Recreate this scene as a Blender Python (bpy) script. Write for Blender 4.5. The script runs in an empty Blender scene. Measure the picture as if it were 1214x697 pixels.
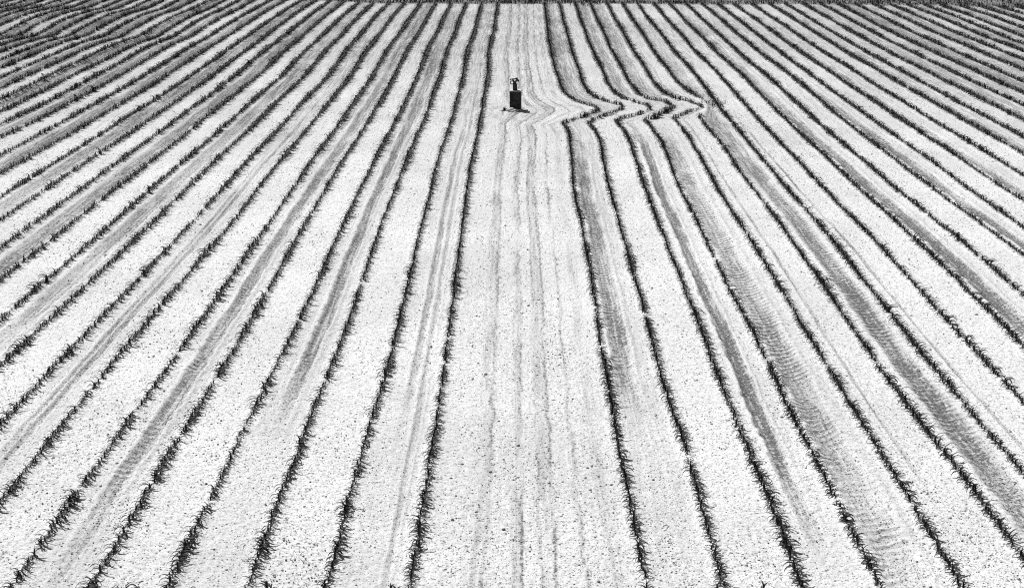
import bpy, math
import numpy as np
from mathutils import Vector

rng = np.random.default_rng(11)
SC = bpy.context.scene
COL = SC.collection

# ------------------------------------------------------------------ camera
# photograph frame 1214 x 697; rows meet at (615.5, -164), 50 mm class lens
FW, FH, FPX = 1214.0, 697.0, 1750.0
XV, YH = 615.5, -164.0
TH = math.atan((FH / 2 - YH) / FPX)
CT, ST = math.cos(TH), math.sin(TH)
PITCH = 0.75                                   # maize row spacing in metres
H = PITCH * CT / 0.1085
YAW = math.atan((XV - FW / 2) / FPX * CT)
cam_d = bpy.data.cameras.new('camera')
cam = bpy.data.objects.new('camera', cam_d)
COL.objects.link(cam)
cam.location = (0, 0, H)
cam.rotation_euler = (math.radians(90) - TH, 0, YAW)
cam_d.sensor_width = 36.0
cam_d.lens = FPX / FW * 36.0
cam_d.clip_end = 3000
SC.camera = cam
RM = np.array(cam.rotation_euler.to_matrix())
XM = H / CT                                    # lateral slope units -> metres


# ------------------------------------------------------------------ terrain
def hash2(ix, iy, seed):
    h = (ix.astype(np.int64) * 374761393 + iy.astype(np.int64) * 668265263 + seed * 974711) & 0x7fffffff
    h = ((h ^ (h >> 13)) * 1274126177) & 0x7fffffff
    h = h ^ (h >> 16)
    return (h & 0xffff) / 65535.0


def vnoise(x, y, seed):
    ix = np.floor(x); iy = np.floor(y)
    fx = x - ix; fy = y - iy
    fx = fx * fx * (3 - 2 * fx); fy = fy * fy * (3 - 2 * fy)
    a = hash2(ix, iy, seed); b = hash2(ix + 1, iy, seed)
    c = hash2(ix, iy + 1, seed); d = hash2(ix + 1, iy + 1, seed)
    return (a + (b - a) * fx) * (1 - fy) + (c + (d - c) * fx) * fy - 0.5


def v_of_D(D):
    return FPX * H / (CT * (D * CT + H * ST))


GV = np.array([0, 60, 120, 164, 176, 212, 257, 324, 394, 484, 594, 714, 2000.])
GG = np.array([0, 0, 0, .000, -.002, -.014, -.025, -.020, -.008, -.006, -.003, 0, 0])


def smooth(a, b, t):
    t = np.clip((t - a) / (b - a), 0, 1)
    return t * t * (3 - 2 * t)


def terrain(x, D):
    x = np.asarray(x, float); D = np.asarray(D, float)
    v = v_of_D(np.maximum(D, 4.0))
    g = np.interp(v, GV, GG)
    X = x / XM
    # swales at the far left corner of the field, gentle rolls at the far right
    wl = smooth(-1.6, -2.3, X)
    ph = v - 3.0 * (X + 2.5)
    g = g + wl * (-.017 * np.exp(-((ph - 202) / 6.) ** 2) + .005 * np.exp(-((ph - 184) / 5.) ** 2)
                  - .007 * np.exp(-((ph - 174) / 4.) ** 2))
    z = g * H
    z = z + .09 * vnoise(x / 5.0 + 9.1, D / 6.0, 3) + .03 * vnoise(x / 2.2, D / 3.0 + .7, 4)
    return z


def unproject(px, py):
    """photo pixels -> ground points (x, D)"""
    px = np.asarray(px, float); py = np.asarray(py, float)
    d = np.stack([(px - FW / 2) / FPX, -(py - FH / 2) / FPX, -np.ones_like(px)], -1) @ RM.T
    z = np.zeros_like(px)
    for _ in range(30):
        t = (H - z) / -d[..., 2]
        z = .5 * z + .5 * terrain(d[..., 0] * t, d[..., 1] * t)
    return d[..., 0] * t, d[..., 1] * t


def project(x, D, z):
    p = np.stack([x, D, z - H], -1) @ RM
    return FW / 2 + FPX * p[..., 0] / -p[..., 2], FH / 2 - FPX * p[..., 1] / -p[..., 2], -p[..., 2]


# ------------------------------------------------------------------ crop rows
XL = [.1525, .2658, .3755, .4823, .5888, .6952, .8041, .9133, 1.0220, 1.1291, 1.2390, 1.3452, 1.4511,
      1.5530, 1.6700, 1.7790, 1.8950, 2.005, 2.110, 2.218, 2.327, 2.437, 2.548, 2.650, 2.756, 2.862,
      2.968, 3.078, 3.188, 3.300, 3.410, 3.520, 3.628, 3.735, 3.84, 3.95, 4.06]
XR = [.1740, .2811, .3907, .4974, .6118, .7230, .8285, .9414, 1.0489, 1.1633, 1.2768, 1.3837, 1.4963,
      1.6180, 1.7395, 1.8488, 1.9680, 2.091, 2.205, 2.325, 2.445, 2.565, 2.680, 2.792, 2.900, 3.030,
      3.160, 3.290, 3.420, 3.550, 3.67, 3.79, 3.91, 4.03, 4.15]
JOG = {  # traced kink where the drill swerved round the pillar
    1: [(655, 66), (659, 88), (662.7, 100), (667, 111), (676, 118), (689, 123.5), (703.4, 127), (710, 131.7), (701.6, 136),
        (687, 141), (667, 147.5), (673.5, 156), (677, 167), (679.5, 190), (682, 225)],
    2: [(680, 66), (687, 90), (690, 100), (696, 111), (705, 117), (719.7, 122.6), (736, 125.4), (738.8, 130), (725, 136),
        (712.5, 140), (698, 147.5), (707, 158), (712.5, 169), (716.5, 187), (721, 215)],
    3: [(706, 66), (714, 88), (718, 100), (727, 112), (738, 118), (752.4, 122.6), (767, 126), (770.5, 131), (758, 136),
        (741.5, 140), (730.6, 144.4), (741.5, 158), (748.7, 170.7), (756, 191), (763, 218)],
    4: [(729, 66), (739, 88), (745, 100), (756, 112.7), (767, 118.5), (785, 121), (799.5, 128), (788.6, 134.4), (777.7, 140),
        (764, 144.4), (774, 156), (785, 170.7), (794.5, 194), (804, 220)],
    5: [(755, 66), (767, 88), (774, 100), (785, 111), (799.5, 118), (817.6, 121.7), (833, 128), (814, 134.4), (797.7, 141.7),
        (808.5, 152.6), (821, 170.7), (832.5, 189), (847, 217)],
    6: [(778, 66), (794, 90), (803, 100), (814, 109), (825, 115), (832, 118.5), (838, 126), (834, 134), (829.4, 140.8),
        (841, 156), (852, 167), (873, 197), (890, 221)],
}
DN, DF = 9.0, 76.5
DG = np.linspace(DN, DF, 2400)


def far_edge(x):
    """field edge (D) along the far grass verge"""
    px = np.array([-60, -24, -12, -7, 3, 12, 20, 24, 27, 34, 60.])
    pd = np.array([80, 78, 75.5, 72.9, 72.7, 72.2, 71.4, 71.0, 70.2, 68.4, 66.])
    return np.interp(x, px, pd) + .15 * vnoise(np.asarray(x, float) / .8, np.asarray(x, float) * 0, 12)


rows = {}
for k, s in enumerate(XL):
    rows[-(k + 1)] = np.full_like(DG, -s * XM)
for k, s in enumerate(XR):
    rows[k + 1] = np.full_like(DG, s * XM)
for k, pts in JOG.items():
    pts = np.array(pts, float)
    jx, jd = unproject(pts[:, 0], pts[:, 1])
    o = np.argsort(jd); jx = jx[o]; jd = jd[o]
    base = rows[k]
    a, b = jd[0], jd[-1]
    # ease from the straight line into the traced kink
    e0 = base[0]
    xs = np.concatenate([[e0, e0], jx, [e0, e0]])
    ds = np.concatenate([[DN - 1, a - 6], jd, [b + 5, DF + 9]])
    r = np.interp(DG, ds, xs)
    ker = np.hanning(13); ker /= ker.sum()
    rp = np.pad(r, 6, mode='edge')
    rows[k] = np.convolve(rp, ker, 'valid')
for k in rows:                                  # hand-driven wobble
    rows[k] = rows[k] + .11 * vnoise(DG / 7.0 + 4.1, DG * 0 + .5 + (k // 6) * .6, 20) + .045 * vnoise(DG / 3.5 + 3.3 * k, DG * 0 + .5, 21) + .03 * vnoise(DG / 1.2 + 1.7 * k, DG * 0 + .5, 22)
KEYS = sorted(rows)
RX = np.stack([rows[k] for k in KEYS], 0)       # rows x DG
NK = len(KEYS)
IL1 = KEYS.index(-1)


# ------------------------------------------------------------------ materials
def new_mat(name):
    m = bpy.data.materials.new(name)
    m.use_nodes = True
    nt = m.node_tree
    for n in list(nt.nodes):
        nt.nodes.remove(n)
    out = nt.nodes.new('ShaderNodeOutputMaterial')
    b = nt.nodes.new('ShaderNodeBsdfPrincipled')
    nt.links.new(b.outputs[0], out.inputs[0])
    return m, nt, b


def N(nt, t, **kw):
    n = nt.nodes.new(t)
    for k, v in kw.items():
        setattr(n, k, v)
    return n


def math_n(nt, op, a, b=None, c=None, clamp=False):
    n = nt.nodes.new('ShaderNodeMath'); n.operation = op; n.use_clamp = clamp
    for i, v in enumerate((a, b, c)):
        if v is None: continue
        if isinstance(v, (int, float)): n.inputs[i].default_value = v
        else: nt.links.new(v, n.inputs[i])
    return n.outputs[0]


def ramp(nt, sock, p0, c0, p1, c1):
    n = nt.nodes.new('ShaderNodeMapRange')
    n.interpolation_type = 'SMOOTHSTEP'
    n.inputs['From Min'].default_value = p0; n.inputs['From Max'].default_value = p1
    n.inputs['To Min'].default_value = c0; n.inputs['To Max'].default_value = c1
    nt.links.new(sock, n.inputs['Value'])
    return n.outputs[0]


def attr(nt, name):
    n = nt.nodes.new('ShaderNodeAttribute'); n.attribute_name = name
    return n.outputs['Fac']


def noise(nt, vec, scale, detail=3, rough=.55, dist=0.):
    n = nt.nodes.new('ShaderNodeTexNoise')
    n.inputs['Scale'].default_value = scale; n.inputs['Detail'].default_value = detail
    n.inputs['Roughness'].default_value = rough; n.inputs['Distortion'].default_value = dist
    nt.links.new(vec, n.inputs['Vector'])
    return n.outputs['Fac']


def grey(nt, sock):
    n = nt.nodes.new('ShaderNodeCombineColor')
    for i in range(3): nt.links.new(sock, n.inputs[i])
    return n.outputs[0]


SOIL = .50


def soil_material():
    m, nt, b = new_mat('dry_soil')
    tc = N(nt, 'ShaderNodeTexCoord').outputs['Object']
    wet_shade, lug, phase, ru, rv = (attr(nt, a) for a in ('wet_shade', 'lug', 'phase', 'ru', 'rv'))
    cv = N(nt, 'ShaderNodeCombineXYZ')
    nt.links.new(math_n(nt, 'MULTIPLY', ru, 20.0), cv.inputs[0])
    nt.links.new(math_n(nt, 'MULTIPLY', rv, .55), cv.inputs[1])
    streak = noise(nt, cv.outputs[0], 1.0, 4, .6)
    patch = noise(nt, tc, .35, 3, .5)
    grain = noise(nt, tc, 22.0, 4, .62)
    fine = noise(nt, tc, 75.0, 3, .6)
    # compacted wheel-track moisture plus painted vignette, broken up by streaks and crumbs
    w = math_n(nt, 'MULTIPLY', math_n(nt, 'MULTIPLY', wet_shade, 1.5), ramp(nt, streak, .32, .40, .66, 1.7))
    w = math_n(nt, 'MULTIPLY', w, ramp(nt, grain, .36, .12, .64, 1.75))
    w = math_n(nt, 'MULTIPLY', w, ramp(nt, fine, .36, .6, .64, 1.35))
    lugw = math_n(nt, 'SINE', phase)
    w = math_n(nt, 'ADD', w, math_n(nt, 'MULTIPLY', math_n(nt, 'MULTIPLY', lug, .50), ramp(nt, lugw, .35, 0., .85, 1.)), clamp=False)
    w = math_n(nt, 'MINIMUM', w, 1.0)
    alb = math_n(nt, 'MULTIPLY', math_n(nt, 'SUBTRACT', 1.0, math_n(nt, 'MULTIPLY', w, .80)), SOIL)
    alb = math_n(nt, 'MULTIPLY', alb, ramp(nt, patch, .3, .90, .7, 1.06))
    alb = math_n(nt, 'MULTIPLY', alb, ramp(nt, grain, .34, .72, .56, 1.05))
    alb = math_n(nt, 'MULTIPLY', alb, ramp(nt, fine, .34, .66, .58, 1.06))
    # dark crumbs of crop residue and humus lying in the soil
    vo = N(nt, 'ShaderNodeTexVoronoi'); vo.feature = 'F1'
    vo.inputs['Scale'].default_value = 24.0
    nt.links.new(tc, vo.inputs['Vector'])
    sep = N(nt, 'ShaderNodeSeparateColor'); nt.links.new(vo.outputs['Color'], sep.inputs[0])
    thr = math_n(nt, 'ADD', .30, math_n(nt, 'MULTIPLY', wet_shade, .25))
    pick = math_n(nt, 'LESS_THAN', sep.outputs[0], thr)
    size = math_n(nt, 'LESS_THAN', vo.outputs['Distance'], math_n(nt, 'MULTIPLY', sep.outputs[1], .36))
    fl = math_n(nt, 'MULTIPLY', pick, size)
    alb = math_n(nt, 'MULTIPLY', alb, math_n(nt, 'SUBTRACT', 1.0, math_n(nt, 'MULTIPLY', fl, .72)))
    v2 = N(nt, 'ShaderNodeTexVoronoi'); v2.feature = 'F1'
    v2.inputs['Scale'].default_value = 52.0
    nt.links.new(tc, v2.inputs['Vector'])
    s2 = N(nt, 'ShaderNodeSeparateColor'); nt.links.new(v2.outputs['Color'], s2.inputs[0])
    p2 = math_n(nt, 'LESS_THAN', s2.outputs[0], math_n(nt, 'MULTIPLY', ramp(nt, patch, .35, .6, .62, 1.5), math_n(nt, 'ADD', .16, math_n(nt, 'MULTIPLY', wet_shade, .5))))
    f2 = math_n(nt, 'MULTIPLY', p2, math_n(nt, 'LESS_THAN', v2.outputs['Distance'], math_n(nt, 'ADD', .2, math_n(nt, 'MULTIPLY', s2.outputs[1], .4))))
    alb = math_n(nt, 'MULTIPLY', alb, math_n(nt, 'SUBTRACT', 1.0, math_n(nt, 'MULTIPLY', f2, .62)))
    nt.links.new(grey(nt, alb), b.inputs['Base Color'])
    b.inputs['Roughness'].default_value = .95
    b.inputs['Specular IOR Level'].default_value = .15
    hgt = math_n(nt, 'MULTIPLY', grain, .030)
    hgt = math_n(nt, 'ADD', hgt, math_n(nt, 'MULTIPLY', fine, .008))
    hgt = math_n(nt, 'ADD', hgt, math_n(nt, 'MULTIPLY', math_n(nt, 'MULTIPLY', lug, .016), lugw))
    bp = N(nt, 'ShaderNodeBump'); bp.inputs['Strength'].default_value = .7
    bp.inputs['Distance'].default_value = 1.0
    nt.links.new(hgt, bp.inputs['Height'])
    nt.links.new(bp.outputs[0], b.inputs['Normal'])
    return m


def plain_material(name, lo, hi, scale, rough=.8, bump=.0, spec=.3, rnd=0.0):
    m, nt, b = new_mat(name)
    tc = N(nt, 'ShaderNodeTexCoord').outputs['Object']
    f = noise(nt, tc, scale, 5, .6)
    a = ramp(nt, f, .32, lo, .68, hi)
    nt.links.new(grey(nt, a), b.inputs['Base Color'])
    b.inputs['Roughness'].default_value = rough
    b.inputs['Specular IOR Level'].default_value = spec
    if bump:
        bp = N(nt, 'ShaderNodeBump'); bp.inputs['Strength'].default_value = .8
        bp.inputs['Distance'].default_value = bump
        nt.links.new(f, bp.inputs['Height']); nt.links.new(bp.outputs[0], b.inputs['Normal'])
    return m


M_SOIL = soil_material()
M_CLOD = plain_material('soil_clod', .20, .46, 9., .95, 0, .1)
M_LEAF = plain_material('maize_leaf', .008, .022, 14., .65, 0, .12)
M_STALK = plain_material('maize_stalk', .015, .035, 30., .6, 0, .3)
M_GRASS = plain_material('verge_grass', .006, .030, 1.2, .7, 0, .2)
M_STONE = plain_material('weathered_stone', .012, .055, 9., .85, .01, .2)
M_STONE_L = plain_material('pale_stone', .28, .50, 14., .9, .01, .2)
M_IRON = plain_material('old_iron', .012, .04, 30., .6, .002, .4)
M_MEADOW = plain_material('meadow', .05, .12, .8, .95, .02, .1)


# ------------------------------------------------------------------ mesh helpers
def np_mesh(name, V, F, mats, smooth_f=False, attrs=None):
    """V (n,3); F: array (m,4) of quads or (m,3) of triangles"""
    me = bpy.data.meshes.new(name)
    V = np.ascontiguousarray(V, dtype=np.float32); F = np.ascontiguousarray(F, dtype=np.int32)
    m, k = F.shape
    me.vertices.add(len(V)); me.vertices.foreach_set('co', V.ravel())
    me.loops.add(m * k); me.loops.foreach_set('vertex_index', F.ravel())
    me.polygons.add(m); me.polygons.foreach_set('loop_start', np.arange(0, m * k, k, dtype=np.int32))
    if smooth_f:
        me.polygons.foreach_set('use_smooth', np.ones(m, dtype=bool))
    for n_, a in (attrs or {}).items():
        at = me.attributes.new(n_, 'FLOAT', 'POINT')
        at.data.foreach_set('value', np.ascontiguousarray(a, dtype=np.float32).ravel())
    me.update(calc_edges=True)
    for mt in mats: me.materials.append(mt)
    return me


def link(name, me, parent=None):
    o = bpy.data.objects.new(name, me); COL.objects.link(o)
    if parent: o.parent = parent
    return o


def tag(o, label=None, cat=None, group=None, kind=None):
    if label: o['label'] = label
    if cat: o['category'] = cat
    if group: o['group'] = group
    if kind: o['kind'] = kind
    return o


# ------------------------------------------------------------------ the ground sheet
# wheel tracks and worked strips between neighbouring rows:
# gap key (row on its inner side) -> broad tone, [(u, width, strength, D from, D to, lug)]
def Dy(y):
    zc = FPX * H / (CT * (y - YH)); return (zc - H * ST) / CT


GAP = {
    -1: (.16, [(.50, .07, .40, Dy(480), Dy(150), 0), (.3, .05, .15, Dy(697), Dy(0), 0)]),
    -3: (.18, [(.48, .12, .42, Dy(470), Dy(150), .6), (.5, .2, .42, Dy(150), Dy(60), 0)]),
    -5: (.20, [(.50, .13, .45, Dy(640), Dy(230), .6), (.4, .16, .3, Dy(260), Dy(0), 0)]),
    -7: (.20, [(.45, .06, .3, Dy(600), Dy(120), 0), (.6, .05, .25, Dy(600), Dy(200), 0)]),
    -9: (.22, [(.5, .2, .28, Dy(420), Dy(60), 0)]),
    1: (.20, [(.36, .17, .50, Dy(470), Dy(175), .7), (.4, .25, .25, Dy(120), Dy(0), 0)]),
    3: (.10, [(.46, .13, 1.0, Dy(600), Dy(158), .15), (.55, .2, .30, Dy(110), Dy(0), 0)]),
    4: (.08, [(.38, .20, .36, Dy(560), Dy(165), .9), (.42, .24, .12, Dy(760), Dy(520), .9), (.5, .25, .25, Dy(115), Dy(0), 0)]),
    5: (.05, [(.40, .05, .35, Dy(560), Dy(60), 0)]),
    6: (.10, [(.56, .22, .72, Dy(620), Dy(215), .9), (.5, .28, .25, Dy(215), Dy(70), .8), (.58, .28, .42, Dy(780), Dy(600), 1.0)]),
    7: (.05, [(.38, .05, .40, Dy(600), Dy(150), 0)]),
    9: (.08, [(.40, .17, 1.0, Dy(520), Dy(150), .15), (.4, .2, .3, Dy(150), Dy(20), 0)]),
    11: (.08, [(.40, .16, .7, Dy(420), Dy(120), .15), (.3, .2, .3, Dy(120), Dy(20), 0)]),
    13: (.10, [(.34, .14, .45, Dy(420), Dy(30), 0)]),
    15: (.12, [(.36, .2, .45, Dy(320), Dy(10), 0)]),
    17: (.12, [(.30, .2, .50, Dy(300), Dy(10), 0)]),
}
for k in range(-11, -40, -2):
    GAP[k] = (.25, [(.35 + .3 * rng.random(), .22, .30 + .22 * rng.random(), 9, 80, 0)])
for k in range(19, 40, 2):
    GAP[k] = (.24, [(.3 + .3 * rng.random(), .22, .35 + .2 * rng.random(), 9, 80, 0)])


def build_ground():
    D1 = np.exp(np.arange(math.log(9.5), math.log(80), .0017))
    D2 = np.exp(np.arange(math.log(80) + .02, math.log(900), .05))
    D0 = np.array([-40, -20, -8, 0, 4, 7, 9.0])
    D = np.concatenate([D0, D1, D2])
    nl = 1150
    t = np.linspace(-1, 1, nl)
    hw = .40 * np.maximum(D, 9) + 3.0
    x = hw[:, None] * t[None, :]
    DD = np.repeat(D[:, None], nl, 1)
    # row coordinates
    ru = np.zeros_like(x); gi = np.zeros(x.shape, int); uu = np.zeros_like(x)
    for j, d in enumerate(D):
        xs = np.array([np.interp(d, DG, RX[i]) for i in range(NK)]) if False else RX[:, min(max(int(round((d - DN) / (DF - DN) * (len(DG) - 1))), 0), len(DG) - 1)]
        q = np.clip(np.searchsorted(xs, x[j]) - 1, 0, NK - 2)
        u = (x[j] - xs[q]) / (xs[q + 1] - xs[q])
        gi[j] = q; uu[j] = u
        ru[j] = np.where(q == IL1, q * PITCH + u * 3 * PITCH, np.where(q > IL1, (q + 2 + u) * PITCH, (q + u) * PITCH))
    keys = np.array(KEYS)
    wet_shade = np.zeros_like(x); lug = np.zeros_like(x); dep = np.zeros_like(x)
    edge_n = .10 * vnoise(DD / .16, x * 9, 31) + .06 * vnoise(DD / .9, x * 2, 32)
    along = .75 + .9 * vnoise(DD / 2.5, gi * 7.3, 33) + .4 * vnoise(DD / .6, gi * 5.1 + x, 34)
    farw = smooth(22, 60, DD)
    for q in range(NK - 1):
        k = KEYS[q] if KEYS[q] > 0 else KEYS[q + 1]
        # on the left the gap is named by its inner (right hand) row
        if q == IL1:
            continue
        if k not in GAP: GAP[k] = (.055, [])
        msk = gi == q
        if not msk.any(): continue
        u = uu[msk]
        if k < 0: u = 1 - u
        d = DD[msk]; en = edge_n[msk]; al = along[msk]; fw = farw[msk]
        broad, tr = GAP[k]
        prof = smooth(.08, .2, u + en) * smooth(.94, .8, u + en)
        w_ = broad * (.55 + .9 * fw) * prof * np.clip(al, .4, 1.3)
        l_ = np.zeros_like(w_); dp = np.zeros_like(w_)
        for (uc, wd, s, da, db, lg) in tr:
            rr = np.abs(u - uc + en * .6 * min(1, wd / .12)) / wd
            p = np.clip(1.25 - rr, 0, 1); p = p * p * (3 - 2 * p)
            rng_ = smooth(da - 2.0, da + 3.0, d) * smooth(db + 5, db - 4, d)
            w_ = w_ + s * p * rng_ * np.clip(al, .55, 1.25)
            l_ = np.maximum(l_, lg * np.clip(1.7 - rr, 0, 1) * rng_)
            dp = dp + (.045 * p - .022 * np.exp(-((rr - 1.35) / .3) ** 2)) * rng_ * min(1, wd / .12)
        wet_shade[msk] = np.clip(w_, 0, 1); lug[msk] = np.clip(l_ * (.70 + 1.3 * vnoise(d / .5, u * 2 + q, 46) + .9 * vnoise(d / .12, u * 9 + q, 47)), 0, 1); dep[msk] = dp
    # the wide bare strip: four worn drill lines
    msk = gi == IL1
    u = uu[msk]; d = DD[msk]; en = edge_n[msk] * .25
    w_ = .05 * np.ones_like(u)
    for uc, wd, s in ((.27, .030, .26), (.31, .011, .55), (.45, .020, .25), (.475, .007, .55), (.56, .006, .40), (.59, .03, .22), (.63, .008, .62), (.75, .009, .48), (.87, .03, .15)):
        rr = np.abs(u - uc + en) / wd
        w_ += s * np.exp(-rr * rr) * np.clip(.35 + 1.3 * vnoise(d / 1.1, u * 0 + uc * 31, 35) + .5, .1, 1.2) * (.6 + .5 * smooth(20, 45, d))
    wet_shade[msk] = np.clip(w_, 0, 1)
    # soil round the pillar is churned
    px_, pd_ = PIL
    rr = np.hypot((x - px_) / 1.0, (DD - pd_ + .3) / 1.6)
    wet_shade = np.maximum(wet_shade, .30 * smooth(1.3, .4, rr) * (.6 + 1.4 * vnoise(x / .12, DD / .5, 36)))
    # vignette-like dimming of the far end and far corners, painted into the soil
    far_vignette = (.15 * smooth(24, 62, DD) + .20 * smooth(9, 27, np.abs(x)) * smooth(25, 50, DD)) * np.clip(1 + 1.2 * vnoise(x / 3.0, DD / 4.0, 37), .3, 1.6)
    wet_shade = np.clip(wet_shade + far_vignette, 0, 1)
    fe = far_edge(x)
    z = terrain(x, DD) - dep
    cl = smooth(8.5, 10, DD) * smooth(85, 70, DD)
    z += cl * (.006 * vnoise(x / .16, DD / .16, 41) + .011 * vnoise(x / .05, DD / .05, 42) + .010 * vnoise(x / .5, DD / .6, 43))
    z += cl * .022 * np.exp(-(np.minimum(uu, 1 - uu) * np.where(gi == IL1, 3, 1) / .10) ** 2)   # low ridge under each row
    mr = np.hypot((x - px_ + .08) / .42, (DD - pd_ + .12) / .40)
    z += .045 * np.exp(-mr ** 2) * (.75 + 1.1 * vnoise(x / .09, DD / .09, 48))
    phase = (DD + .42 * (uu - .5) ** 2 * 2 - .12 * uu + .10 * vnoise(x / .3, DD / .4, 44) + .045 * vnoise(x / .08, DD / .1, 45)) * (2 * math.pi / .155)
    # crumbly dark soil towards the far verge
    wet_shade = np.maximum(wet_shade, .95 * smooth(-.2, .3, DD - fe))
    V = np.stack([x, DD, z], -1).reshape(-1, 3)
    nr = len(D)
    a = (np.arange(nr - 1)[:, None] * nl + np.arange(nl - 1)[None, :]).ravel()
    F = np.stack([a, a + 1, a + nl + 1, a + nl], -1)
    me = np_mesh('field_ground', V, F, [M_SOIL], True, dict(wet_shade=wet_shade, lug=lug, phase=phase, ru=ru, rv=DD))
    o = link('ground', me)
    tag(o, 'pale dry ploughed field soil with wheel tracks between the rows', 'ground', kind='structure')
    return o


PIL = [float(a) for a in unproject(611.2, 132.0)]
build_ground()
me = np_mesh('terrain', [(-1500, -300, -1.2), (1500, -300, -1.2), (1500, 2500, -1.2), (-1500, 2500, -1.2)], [(0, 1, 2, 3)], [M_MEADOW])
tag(link('terrain', me), 'flat meadow land reaching to the horizon', 'terrain', kind='structure')


# ------------------------------------------------------------------ maize seedlings
def leaf_geo(r, az, h0, length, el0, bend, width, segs, across):
    """an arching blade with a folded midrib"""
    V = []; F = []
    s = np.linspace(0, 1, segs + 1)
    el = el0 - bend * s ** 1.05
    ds = length / segs
    rx = np.concatenate([[0], np.cumsum(np.cos((el[:-1] + el[1:]) / 2) * ds)])
    rz = h0 + np.concatenate([[0], np.cumsum(np.sin((el[:-1] + el[1:]) / 2) * ds)])
    rz = np.maximum(rz, .006)
    twist = r.uniform(-.5, .5)
    w = width * np.clip(np.minimum(.55 + 2.2 * s, 1.0) * (1 - s ** 2.6), .04, 1)
    ca, sa = math.cos(az), math.sin(az)
    for i in range(segs + 1):
        c = np.array([rx[i] * ca, rx[i] * sa, rz[i]])
        tw = twist * s[i]
        side = np.array([-sa * math.cos(tw), ca * math.cos(tw), math.sin(tw)])
        up = np.array([-math.sin(el[i]) * ca, -math.sin(el[i]) * sa, math.cos(el[i])])
        hw = w[i] * .5
        if across == 2:
            V += [c - side * hw + up * hw * .45, c, c + side * hw + up * hw * .45]
        else:
            V += [c - side * hw, c + side * hw]
    k = across + 1
    for i in range(segs):
        for j in range(across):
            a = i * k + j
            F.append((a, a + 1, a + k + 1, a + k))
    return V, F


def plant_geo(seed, lod):
    r = np.random.default_rng(seed)
    segs, across = ((8, 2), (5, 1))[lod]
    V = []; F = []
    plane = r.uniform(-.7, .7)
    nl = int(r.integers(5, 7))
    size = r.uniform(.80, 1.2); lw = r.uniform(.8, 1.25)
    for i in range(nl):
        az = plane + (math.pi if i % 2 else 0) + r.uniform(-.55, .55)
        f = i / (nl - 1)
        h0 = (.010 + .050 * f) * size
        ln = (.060 + .095 * math.sin(math.pi * (.10 + .60 * f))) * r.uniform(.75, 1.3) * size
        if i >= nl - 3 and r.random() < .30: ln = r.uniform(.15, .22) * size; az = r.normal(-.1, .5) if r.random() < .72 else math.pi + r.normal(0, .5)
        el = math.radians(56 + 22 * f + r.uniform(-12, 10))
        bend = math.radians(r.uniform(125, 205) - 15 * f)
        v, q = leaf_geo(r, az, h0, ln, el, bend, r.uniform(.017, .026) * size * lw, segs, across)
        o = len(V); V += v; F += [tuple(a + o for a in p) for p in q]
    # spear leaves still rolled in the whorl
    for i in range(2):
        v, q = leaf_geo(r, r.uniform(0, 6.28), .045 * size, r.uniform(.06, .10) * size, math.radians(r.uniform(72, 86)), math.radians(r.uniform(10, 70)), .012, max(3, segs - 3), across)
        o = len(V); V += v; F += [tuple(a + o for a in p) for p in q]
    return np.array(V), np.array(F, int), size


def stalk_geo(size, n=6):
    V = []; F = []
    hs = np.array([-.02, .0, .03, .06, .08]) * size
    rs = np.array([.013, .014, .013, .011, .004]) * size
    for h_, r_ in zip(hs, rs):
        for j in range(n):
            a = 2 * math.pi * j / n
            V.append((r_ * math.cos(a), r_ * math.sin(a), h_))
    for i in range(len(hs) - 1):
        for j in range(n):
            F.append((i * n + j, i * n + (j + 1) % n, (i + 1) * n + (j + 1) % n, (i + 1) * n + j))
    return np.array(V), np.array(F, int)


NT = 22
TPL0 = [plant_geo(100 + i, 0) for i in range(NT)]
TPL1 = [plant_geo(100 + i, 1) for i in range(NT)]

jd0 = float(unproject(700., 137.)[1])
P = []   # x, D, rot, scale, template, row key
for i, k in enumerate(KEYS):
    arc = np.concatenate([[0], np.cumsum(np.hypot(np.diff(RX[i]), np.diff(DG)))])
    s_ = rng.random() * .2
    kf = 1.0
    while s_ < arc[-1]:
        step = .060 * rng.uniform(.6, 1.4) * kf
        if rng.random() < .025: step += rng.uniform(.06, .18)
        s_ += step
        d = float(np.interp(s_, arc, DG))
        x = float(np.interp(d, DG, RX[i])) + rng.normal(0, .010)
        fe = float(far_edge(np.array([x]))[0])
        if d > fe: break
        if abs(x) > .385 * d + 2.0: continue
        if k == 6 and 45.1 - .0 < d < 45.9: pass
        sc = .77 * rng.uniform(.66, 1.28) * (1 + .38 * float(vnoise(np.array([d / .9]), np.array([k * 3.7]), 51)[0])) * (1 + .62 * float(smooth(16, 60, d)))
        kink = 1 <= k <= 6 and abs(d - jd0) < 3.2
        kf = .78 if kink else 1.0
        if kink:
            if rng.random() < .06: continue
            x += rng.normal(0, .018); sc *= rng.uniform(.72, 1.05)
        P.append((x, d, rng.uniform(-.35, .35) , sc, int(rng.integers(NT)), k))
# gap in the sixth row on the right, where the drill was lifted at the kink
gx, gd = unproject(np.array([829., 842.]), np.array([117.5, 137.5]))
P = [p for p in P if not (p[5] == 6 and gd[1] < p[1] < gd[0])]
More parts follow.
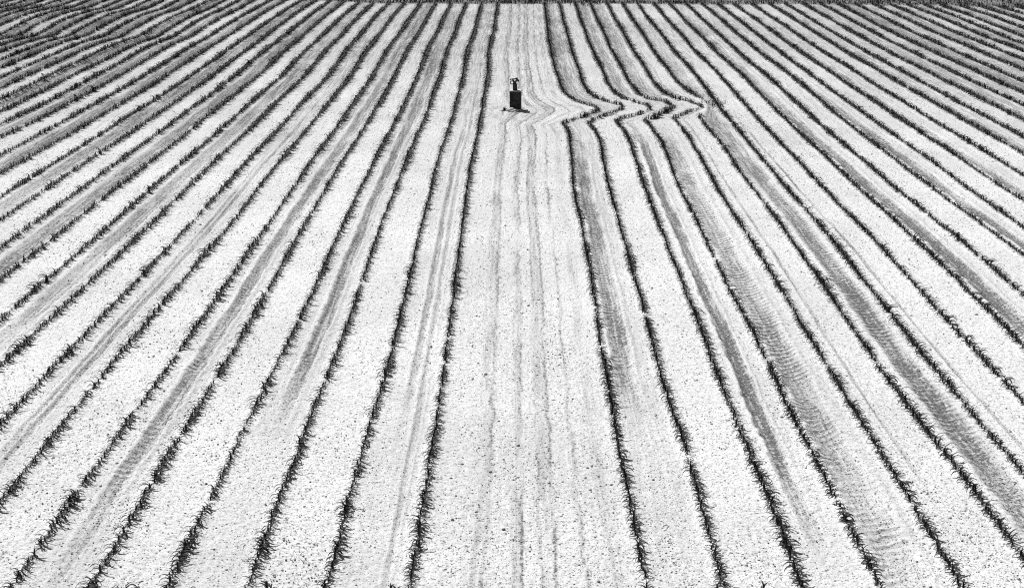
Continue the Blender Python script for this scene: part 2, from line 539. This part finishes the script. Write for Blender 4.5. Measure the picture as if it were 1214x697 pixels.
# cross row along the far headland, and a few strays where the drill was lifted
for x in np.arange(-10.5, 26, .14):
    if rng.random() < (.75 if -2 < x < 4.5 else .5):
        P.append((x + rng.normal(0, .03), float(far_edge(np.array([x]))[0]) + rng.normal(0, .10) + .1, rng.uniform(0, 6.28), rng.uniform(.6, 1.1), int(rng.integers(NT)), 99))
for cx_, cy_, n_, s_ in ((684, 6.5, 8, .3), (692, 7, 5, .15), (832, 119, 5, .2), (852, 126, 14, .12), (849, 123, 10, .12), (1175, 9, 30, 1.2), (1140, 8, 22, .9), (1200, 16, 20, .8)):
    a, b_ = unproject(np.array([float(cx_)]), np.array([float(cy_)]))
    for _ in range(n_):
        P.append((a[0] + rng.normal(0, s_), b_[0] + rng.normal(0, s_ * .8), rng.uniform(0, 6.28), rng.uniform(.6, 1.0), int(rng.integers(NT)), 99))
for cx_ in (140, 150, 163, 227, 317, 322, 463, 470, 558, 850, 905):
    a, b_ = unproject(np.array([float(cx_)]), np.array([703. + rng.uniform(-3, 3)]))
    P.append((a[0], b_[0], rng.uniform(0, 6.28), rng.uniform(.6, .9), int(rng.integers(NT)), 98))

PA = np.array([p[:4] for p in P])
PT = np.array([p[4] for p in P]); PK = np.array([p[5] for p in P])
PZ = terrain(PA[:, 0], PA[:, 1]) + .006
sx, sy, sz = project(PA[:, 0], PA[:, 1], PZ + .05)
inv = (sx > 4) & (sx < FW - 4) & (sy > 0) & (sy < FH - 6) & (np.abs(PK) < 90)
near_order = np.argsort(np.where(inv, sz, 1e9))[:300]
single = np.zeros(len(P), bool); single[near_order] = True

# --- the nearest three hundred, each a thing of its own
ORD = ['zeroth', 'first', 'second', 'third', 'fourth', 'fifth', 'sixth', 'seventh', 'eighth', 'ninth', 'tenth', 'eleventh', 'twelfth',
       'thirteenth', 'fourteenth', 'fifteenth', 'sixteenth', 'seventeenth', 'eighteenth', 'nineteenth']
TENS = {2: ('twentieth', 'twenty'), 3: ('thirtieth', 'thirty'), 4: ('fortieth', 'forty'), 5: ('fiftieth', 'fifty'), 6: ('sixtieth', 'sixty'), 7: ('seventieth', 'seventy')}


def ordinal(n):
    if n < 20: return ORD[n]
    t, u = divmod(n, 10)
    return TENS[t][0] if u == 0 else TENS[t][1] + '-' + ORD[u]


fol_me = []; stk_me = []
for v, f, size in TPL0:
    fol_me.append(np_mesh('maize_foliage', v, f, [M_LEAF], True))
    sv, sf = stalk_geo(size)
    stk_me.append(np_mesh('maize_stalk', sv, sf, [M_STALK], True))
proto = []
GROUP = 'young corn plants at the near end of the field rows'
for i in range(NT):
    e = bpy.data.objects.new('corn_plant', None); e.empty_display_size = .05
    s = bpy.data.objects.new('stalk', stk_me[i]); s.parent = e
    l = bpy.data.objects.new('foliage', fol_me[i]); l.parent = e
    proto.append((e, s, l))


def look(sc, t):
    return 'small corn seedling' if sc < .72 else ('tall corn seedling' if sc > 1.12 else 'corn seedling')


for k in sorted(set(PK[near_order])):
    idx = [j for j in near_order if PK[j] == k]
    idx.sort(key=lambda j: PA[j, 1])
    # where does this row enter the picture?
    j0 = idx[0]
    side = 'bottom' if sy[j0] > FH - 40 else ('left' if sx[j0] < FW / 2 else 'right')
    rowname = ('%s row %s of the bare strip' % (ordinal(abs(k)), 'left' if k < 0 else 'right'))
    for n, j in enumerate(idx):
        e, s, l = proto[PT[j]]
        c = e.copy(); COL.objects.link(c)
        c.location = (PA[j, 0], PA[j, 1], PZ[j]); c.rotation_euler = (0, 0, PA[j, 2])
        c.scale = (PA[j, 3],) * 3
        tag(c, '%s, %s in from the %s edge, %s' % (look(PA[j, 3], PT[j]), ordinal(n + 1), side, rowname), 'corn plant', GROUP)
        for ch in (s, l):
            d = ch.copy(); COL.objects.link(d); d.parent = c
for e, s, l in proto:
    for o in (s, l, e): bpy.data.objects.remove(o)

# --- all the others read as rows: one object
VS = []; FS = []; off = 0
rest = np.where(~single)[0]
for t in range(NT):
    for lod in (0, 1):
        ids = rest[(PT[rest] == t) & ((PA[rest, 1] < 26) == (lod == 0))]
        if not len(ids): continue
        v, f, size = (TPL0, TPL1)[lod][t]
        sv, sf = stalk_geo(size, 5 if lod == 0 else 3)
        f = np.concatenate([f, sf + len(v)]); v = np.concatenate([v, sv])
        c, s_ = np.cos(PA[ids, 2]), np.sin(PA[ids, 2]); sc = PA[ids, 3]
        X = (v[None, :, 0] * c[:, None] - v[None, :, 1] * s_[:, None]) * sc[:, None] + PA[ids, 0][:, None]
        Y = (v[None, :, 0] * s_[:, None] + v[None, :, 1] * c[:, None]) * sc[:, None] + PA[ids, 1][:, None]
        Z = v[None, :, 2] * sc[:, None] + PZ[ids][:, None]
        VS.append(np.stack([X, Y, Z], -1).reshape(-1, 3))
        FS.append((f[None] + (np.arange(len(ids)) * len(v))[:, None, None] + off).reshape(-1, 4))
        off += len(ids) * len(v)
me = np_mesh('corn_rows', np.concatenate(VS), np.concatenate(FS), [M_LEAF], True)
tag(link('corn_rows', me), 'dark rows of young corn running away to the far end of the field', 'corn', kind='stuff')


# ------------------------------------------------------------------ loose clods on the soil
def build_clods():
    ico_v = []; ico_f = []
    import bmesh
    bm = bmesh.new(); bmesh.ops.create_icosphere(bm, subdivisions=1, radius=1.0)
    bm.verts.ensure_lookup_table()
    iv = np.array([v.co[:] for v in bm.verts]); jf = np.array([[v.index for v in f.verts] for f in bm.faces]); bm.free()
    n = 170000
    D = np.exp(rng.uniform(math.log(11.5), math.log(60), n * 2))
    # density thins out with distance (they shrink below a pixel there)
    D = D[:n]
    x = rng.uniform(-1, 1, n) * (.38 * D + 1.5)
    keep = (vnoise(x / 1.1, D / 2.2, 61) + .6 * vnoise(x / .3, D / 1.5, 62) + .5) > rng.random(n) * 1.1
    x = x[keep]; D = D[keep]; n = len(x)
    r = .0045 + .0085 * rng.random(n) ** 3 + .010 * (rng.random(n) < .012)
    r *= (1 + .15 * smooth(18, 50, D))
    z = terrain(x, D) + r * .25
    n2 = 70000
    D2 = 26 + 50 * rng.random(n2) ** .8
    x2 = rng.uniform(-1, 1, n2) * (.38 * D2 + 1.5)
    ok = D2 < far_edge(x2)
    x2 = x2[ok]; D2 = D2[ok]
    r2 = (.006 + .007 * rng.random(len(x2)) ** 2)
    x = np.concatenate([x, x2]); D = np.concatenate([D, D2]); n = len(x)
    z = np.concatenate([z, terrain(x2, D2) + r2 * .3]); r = np.concatenate([r, r2])
    V = iv[None] * r[:, None, None] * rng.uniform(.6, 1.3, (n, 1, 3)) * rng.uniform(.75, 1.2, (n, len(iv), 1))
    V[..., 2] *= .8
    V += np.stack([x, D, z], -1)[:, None, :]
    F = jf[None] + (np.arange(n) * len(iv))[:, None, None]
    me = np_mesh('soil_clods', V.reshape(-1, 3), F.reshape(-1, 3), [M_CLOD], False)
    tag(link('soil_clods', me), 'small loose clods and crumbs scattered over the pale soil', 'soil clods', kind='stuff')


build_clods()


# ------------------------------------------------------------------ grass verge along the far edge
def build_verge():
    n = 60000
    x = rng.uniform(-34, 40, n); t = rng.random(n) ** 1.4 * 9
    fe = far_edge(x)
    D = fe + .35 + t + .4 * vnoise(x / .7, t, 71)
    keep = (vnoise(x / .6, D / .8, 72) + .5) > rng.random(n) * .85
    x = x[keep]; D = D[keep]; n = len(x)
    hgt = rng.uniform(.05, .20, n) * (1 + .8 * vnoise(x / 1.5, D / 1.5, 73)) * (1 + .5 * smooth(18, 30, x))
    az = rng.uniform(0, 6.28, n); lean = rng.uniform(.2, .8, n) * hgt
    w = rng.uniform(.008, .018, n)
    z = terrain(x, D) - .01
    b0 = np.stack([x - w * np.sin(az), D + w * np.cos(az), z], -1)
    b1 = np.stack([x + w * np.sin(az), D - w * np.cos(az), z], -1)
    mx = x + .35 * lean * np.cos(az); my = D + .35 * lean * np.sin(az)
    m0 = np.stack([mx - .8 * w * np.sin(az), my + .8 * w * np.cos(az), z + hgt * .65], -1)
    m1 = np.stack([mx + .8 * w * np.sin(az), my - .8 * w * np.cos(az), z + hgt * .65], -1)
    tp = np.stack([x + lean * np.cos(az), D + lean * np.sin(az), z + hgt], -1)
    V = np.stack([b0, b1, m1, m0, tp], 1).reshape(-1, 3)
    a = np.arange(n)[:, None] * 5
    F = np.concatenate([a + np.array([[0, 1, 2]]), a + np.array([[0, 2, 3]]), a + np.array([[3, 2, 4]])])
    me = np_mesh('grass_verge', V, F, [M_GRASS], False)
    tag(link('grass', me), 'rough dark grass verge along the far edge of the field', 'grass', kind='stuff')


build_verge()

# ------------------------------------------------------------------ the pillar
import bmesh


def bm_obj(name, bm, mats, parent=None, loc=None, smooth_f=False):
    me = bpy.data.meshes.new(name); bm.to_mesh(me); bm.free()
    for p in me.polygons: p.use_smooth = smooth_f
    for mt in mats: me.materials.append(mt)
    o = link(name, me, parent)
    if loc is not None: o.location = loc
    return o


def rough_box(w, d, h, z0, bev, jit, seed, taper=1.0, cuts=6):
    bm = bmesh.new(); bmesh.ops.create_cube(bm, size=1)
    r = np.random.default_rng(seed)
    for v in bm.verts:
        s = taper if v.co.z > 0 else 1
        v.co = Vector((v.co.x * w * s, v.co.y * d * s, (v.co.z + .5) * h + z0))
    bmesh.ops.bevel(bm, geom=list(bm.edges), offset=bev, segments=2, affect='EDGES', profile=.6)
    bmesh.ops.subdivide_edges(bm, edges=[e for e in bm.edges if e.calc_length() > h * .12], cuts=cuts, use_grid_fill=True)
    for v in bm.verts:
        v.co += Vector((r.normal(0, jit), r.normal(0, jit), r.normal(0, jit)))
    return bm


def tube_bm(pts, rad, n=8, closed=False, bm=None):
    bm = bm or bmesh.new()
    pts = [Vector(p) for p in pts]; rings = []
    m = len(pts)
    for i, p in enumerate(pts):
        a = pts[(i - 1) % m] if (closed or i > 0) else p
        b = pts[(i + 1) % m] if (closed or i < m - 1) else p
        t = (b - a).normalized()
        u = t.cross(Vector((0, 1, 0)))
        if u.length < .1: u = t.cross(Vector((1, 0, 0)))
        u.normalize(); w = t.cross(u)
        rr = rad[i] if hasattr(rad, '__len__') else rad
        rings.append([bm.verts.new(p + (u * math.cos(q) + w * math.sin(q)) * rr) for q in [2 * math.pi * j / n for j in range(n)]])
    for i in range(m if closed else m - 1):
        r0, r1 = rings[i], rings[(i + 1) % m]
        for j in range(n):
            bm.faces.new((r0[j], r0[(j + 1) % n], r1[(j + 1) % n], r1[j]))
    if not closed:
        bm.faces.new(rings[0]); bm.faces.new(rings[-1])
    bmesh.ops.recalc_face_normals(bm, faces=bm.faces)
    return bm


pz = float(terrain(PIL[0], PIL[1]))
pil = bpy.data.objects.new('stone_pillar', None); COL.objects.link(pil)
pil.location = (PIL[0], PIL[1] + .15, pz); pil.rotation_euler = (0, 0, math.radians(-5))
pil.empty_display_size = .3
tag(pil, 'dark boxy pillar with narrow neck and curled top standing alone in the bare strip', 'pillar', kind='thing')
PW = .31
bm_obj('shaft', rough_box(PW, .30, .610, -.06, .012, .0022, 5), [M_STONE], pil)
bm_obj('cap', rough_box(PW + .016, .316, .026, .548, .008, .0012, 6, .96, 4), [M_STONE_L], pil)
nx = -.014
bm_obj('neck', rough_box(.122, .11, .185, .570, .012, .002, 7, .94, 4), [M_IRON], pil, (nx, 0, 0))
# curled fitting: an arm arching over from the left, a ring hanging on its left, a blunt spout on the right
bmf = tube_bm([(-.152, 0, .845), (-.140, .005, .872), (-.095, .0, .884), (-.03, 0, .882), (.02, 0, .905), (.052, 0, .918)], [.012, .017, .019, .021, .020, .013])
tube_bm([(-.014, 0, .742), (-.010, 0, .785), (.012, 0, .825), (.040, 0, .865), (.046, 0, .905)], [.040, .032, .026, .030, .020], bm=bmf)
tube_bm([(.02, -.01, .868), (.055, -.015, .862), (.082, -.01, .836), (.084, -.005, .800)], [.024, .032, .027, .008], bm=bmf)
tube_bm([(-.10, .0, .884), (-.075, .004, .850), (-.052, 0, .835), (-.02, 0, .80)], [.012, .018, .018, .016], bm=bmf)
fin = bm_obj('curled_fitting', bmf, [M_IRON], pil, smooth_f=True)
ring = tube_bm([(-.104 + .046 * math.cos(a), .004 * math.sin(3 * a), .782 + .044 * math.sin(a)) for a in np.linspace(0, 2 * math.pi, 20, endpoint=False)], .0135, 8, True)
tube_bm([(-.062, 0, .79), (-.012, 0, .775)], .014, 8, bm=ring)
bm_obj('ring_handle', ring, [M_IRON], fin, smooth_f=True)


# stones and weeds at its foot
def stone_bm(rad, seed):
    bm = bmesh.new(); bmesh.ops.create_icosphere(bm, subdivisions=2, radius=rad)
    r = np.random.default_rng(seed); k = r.uniform(.7, 1.25, 3)
    for v in bm.verts:
        n_ = 1 + .28 * float(vnoise(np.array([v.co.x / rad * 1.3 + seed]), np.array([v.co.y / rad * 1.3 + v.co.z / rad]), seed)[0])
        v.co = Vector((v.co.x * k[0] * n_, v.co.y * k[1] * n_, v.co.z * .72 * n_))
    return bm


STONES = [(-.10, -.10, .10, 'largest pale lump of rubble against the foot of the pillar'),
          (-.20, -.17, .08, 'pale lump of rubble at the left corner of the pillar foot'),
          (.02, -.18, .07, 'low pale lump of rubble in front of the pillar face'),
          (-.09, -.30, .06, 'small pale lump of rubble nearest the camera below the pillar'),
          (.12, -.10, .045, 'small pale lump of rubble at the right corner of the pillar foot'),
          (-.27, -.06, .04, 'small pale lump of rubble beside the weed left of the pillar')]
for i, (dx, dd, r_, lb) in enumerate(STONES):
    x_, d_ = PIL[0] + dx, PIL[1] + dd
    o = bm_obj('rubble_lump', stone_bm(r_, 80 + i), [M_STONE_L], None, (x_, d_, float(terrain(x_, d_)) + r_ * .3 + .02), True)
    tag(o, lb, 'rubble', 'rubble heaped at the pillar foot')


def weed(dx, dd, n, spread, hh, seed, label):
    r = np.random.default_rng(seed); V = []; F = []
    for i in range(n):
        v, f = leaf_geo(r, r.uniform(0, 6.28), .0, r.uniform(.5, 1.1) * hh, math.radians(r.uniform(35, 85)), math.radians(r.uniform(20, 90)), r.uniform(.012, .03), 4, 1)
        o = np.array([r.normal(0, spread), r.normal(0, spread * .5), 0])
        b = len(V); V += [a + o for a in v]; F += [tuple(q + b for q in p) for p in f]
    x_, d_ = PIL[0] + dx, PIL[1] + dd
    o = link('weed_tuft', np_mesh('weed_tuft', np.array(V), np.array(F, int), [M_LEAF], False))
    o.location = (x_, d_, float(terrain(x_, d_)))
    tag(o, label, 'weed', 'weeds at the pillar foot')


weed(-.25, -.02, 80, .05, .17, 90, 'dark bushy weed tuft hugging the left foot of the pillar')
weed(-.36, -.10, 26, .06, .06, 91, 'low sparse weed straggling out furthest left of the pillar')
weed(.23, -.02, 40, .05, .10, 92, 'dark weed tuft at the right foot of the pillar')

# ------------------------------------------------------------------ light
SUN_EL, SUN_AZ = 53.0, -35.0       # azimuth measured from +Y (away from the camera) towards +X
az = math.radians(SUN_AZ); el = math.radians(SUN_EL)
to_sun = Vector((math.sin(az) * math.cos(el), math.cos(az) * math.cos(el), math.sin(el)))
sd = bpy.data.lights.new('sun', 'SUN'); sd.energy = 5.0; sd.angle = math.radians(.5); sd.color = (1, .995, .985)
so = bpy.data.objects.new('sun', sd); COL.objects.link(so)
so.rotation_euler = to_sun.to_track_quat('Z', 'Y').to_euler()
so.location = (-30, 40, 60)
W = bpy.data.worlds.new('World'); SC.world = W; W.use_nodes = True
nt = W.node_tree
bg = nt.nodes['Background']; bg.inputs[1].default_value = .05
sky = nt.nodes.new('ShaderNodeTexSky'); sky.sky_type = 'NISHITA'; sky.sun_disc = False
sky.sun_elevation = el; sky.sun_rotation = az
bw = nt.nodes.new('ShaderNodeRGBToBW')       # the photograph is black and white
nt.links.new(sky.outputs[0], bw.inputs[0]); nt.links.new(bw.outputs[0], bg.inputs[0])

sd.color = (1, 1, 1)
SC.view_settings.view_transform = 'Standard'
SC.view_settings.look = 'None'
SC.view_settings.gamma = 1.0
SC.view_settings.exposure = .70
SC.cycles.pixel_filter_type = 'BLACKMAN_HARRIS'
SC.cycles.filter_width = 1.1
SC.cycles.max_bounces = 4
SC.cycles.diffuse_bounces = 2
SC.cycles.use_denoising = False
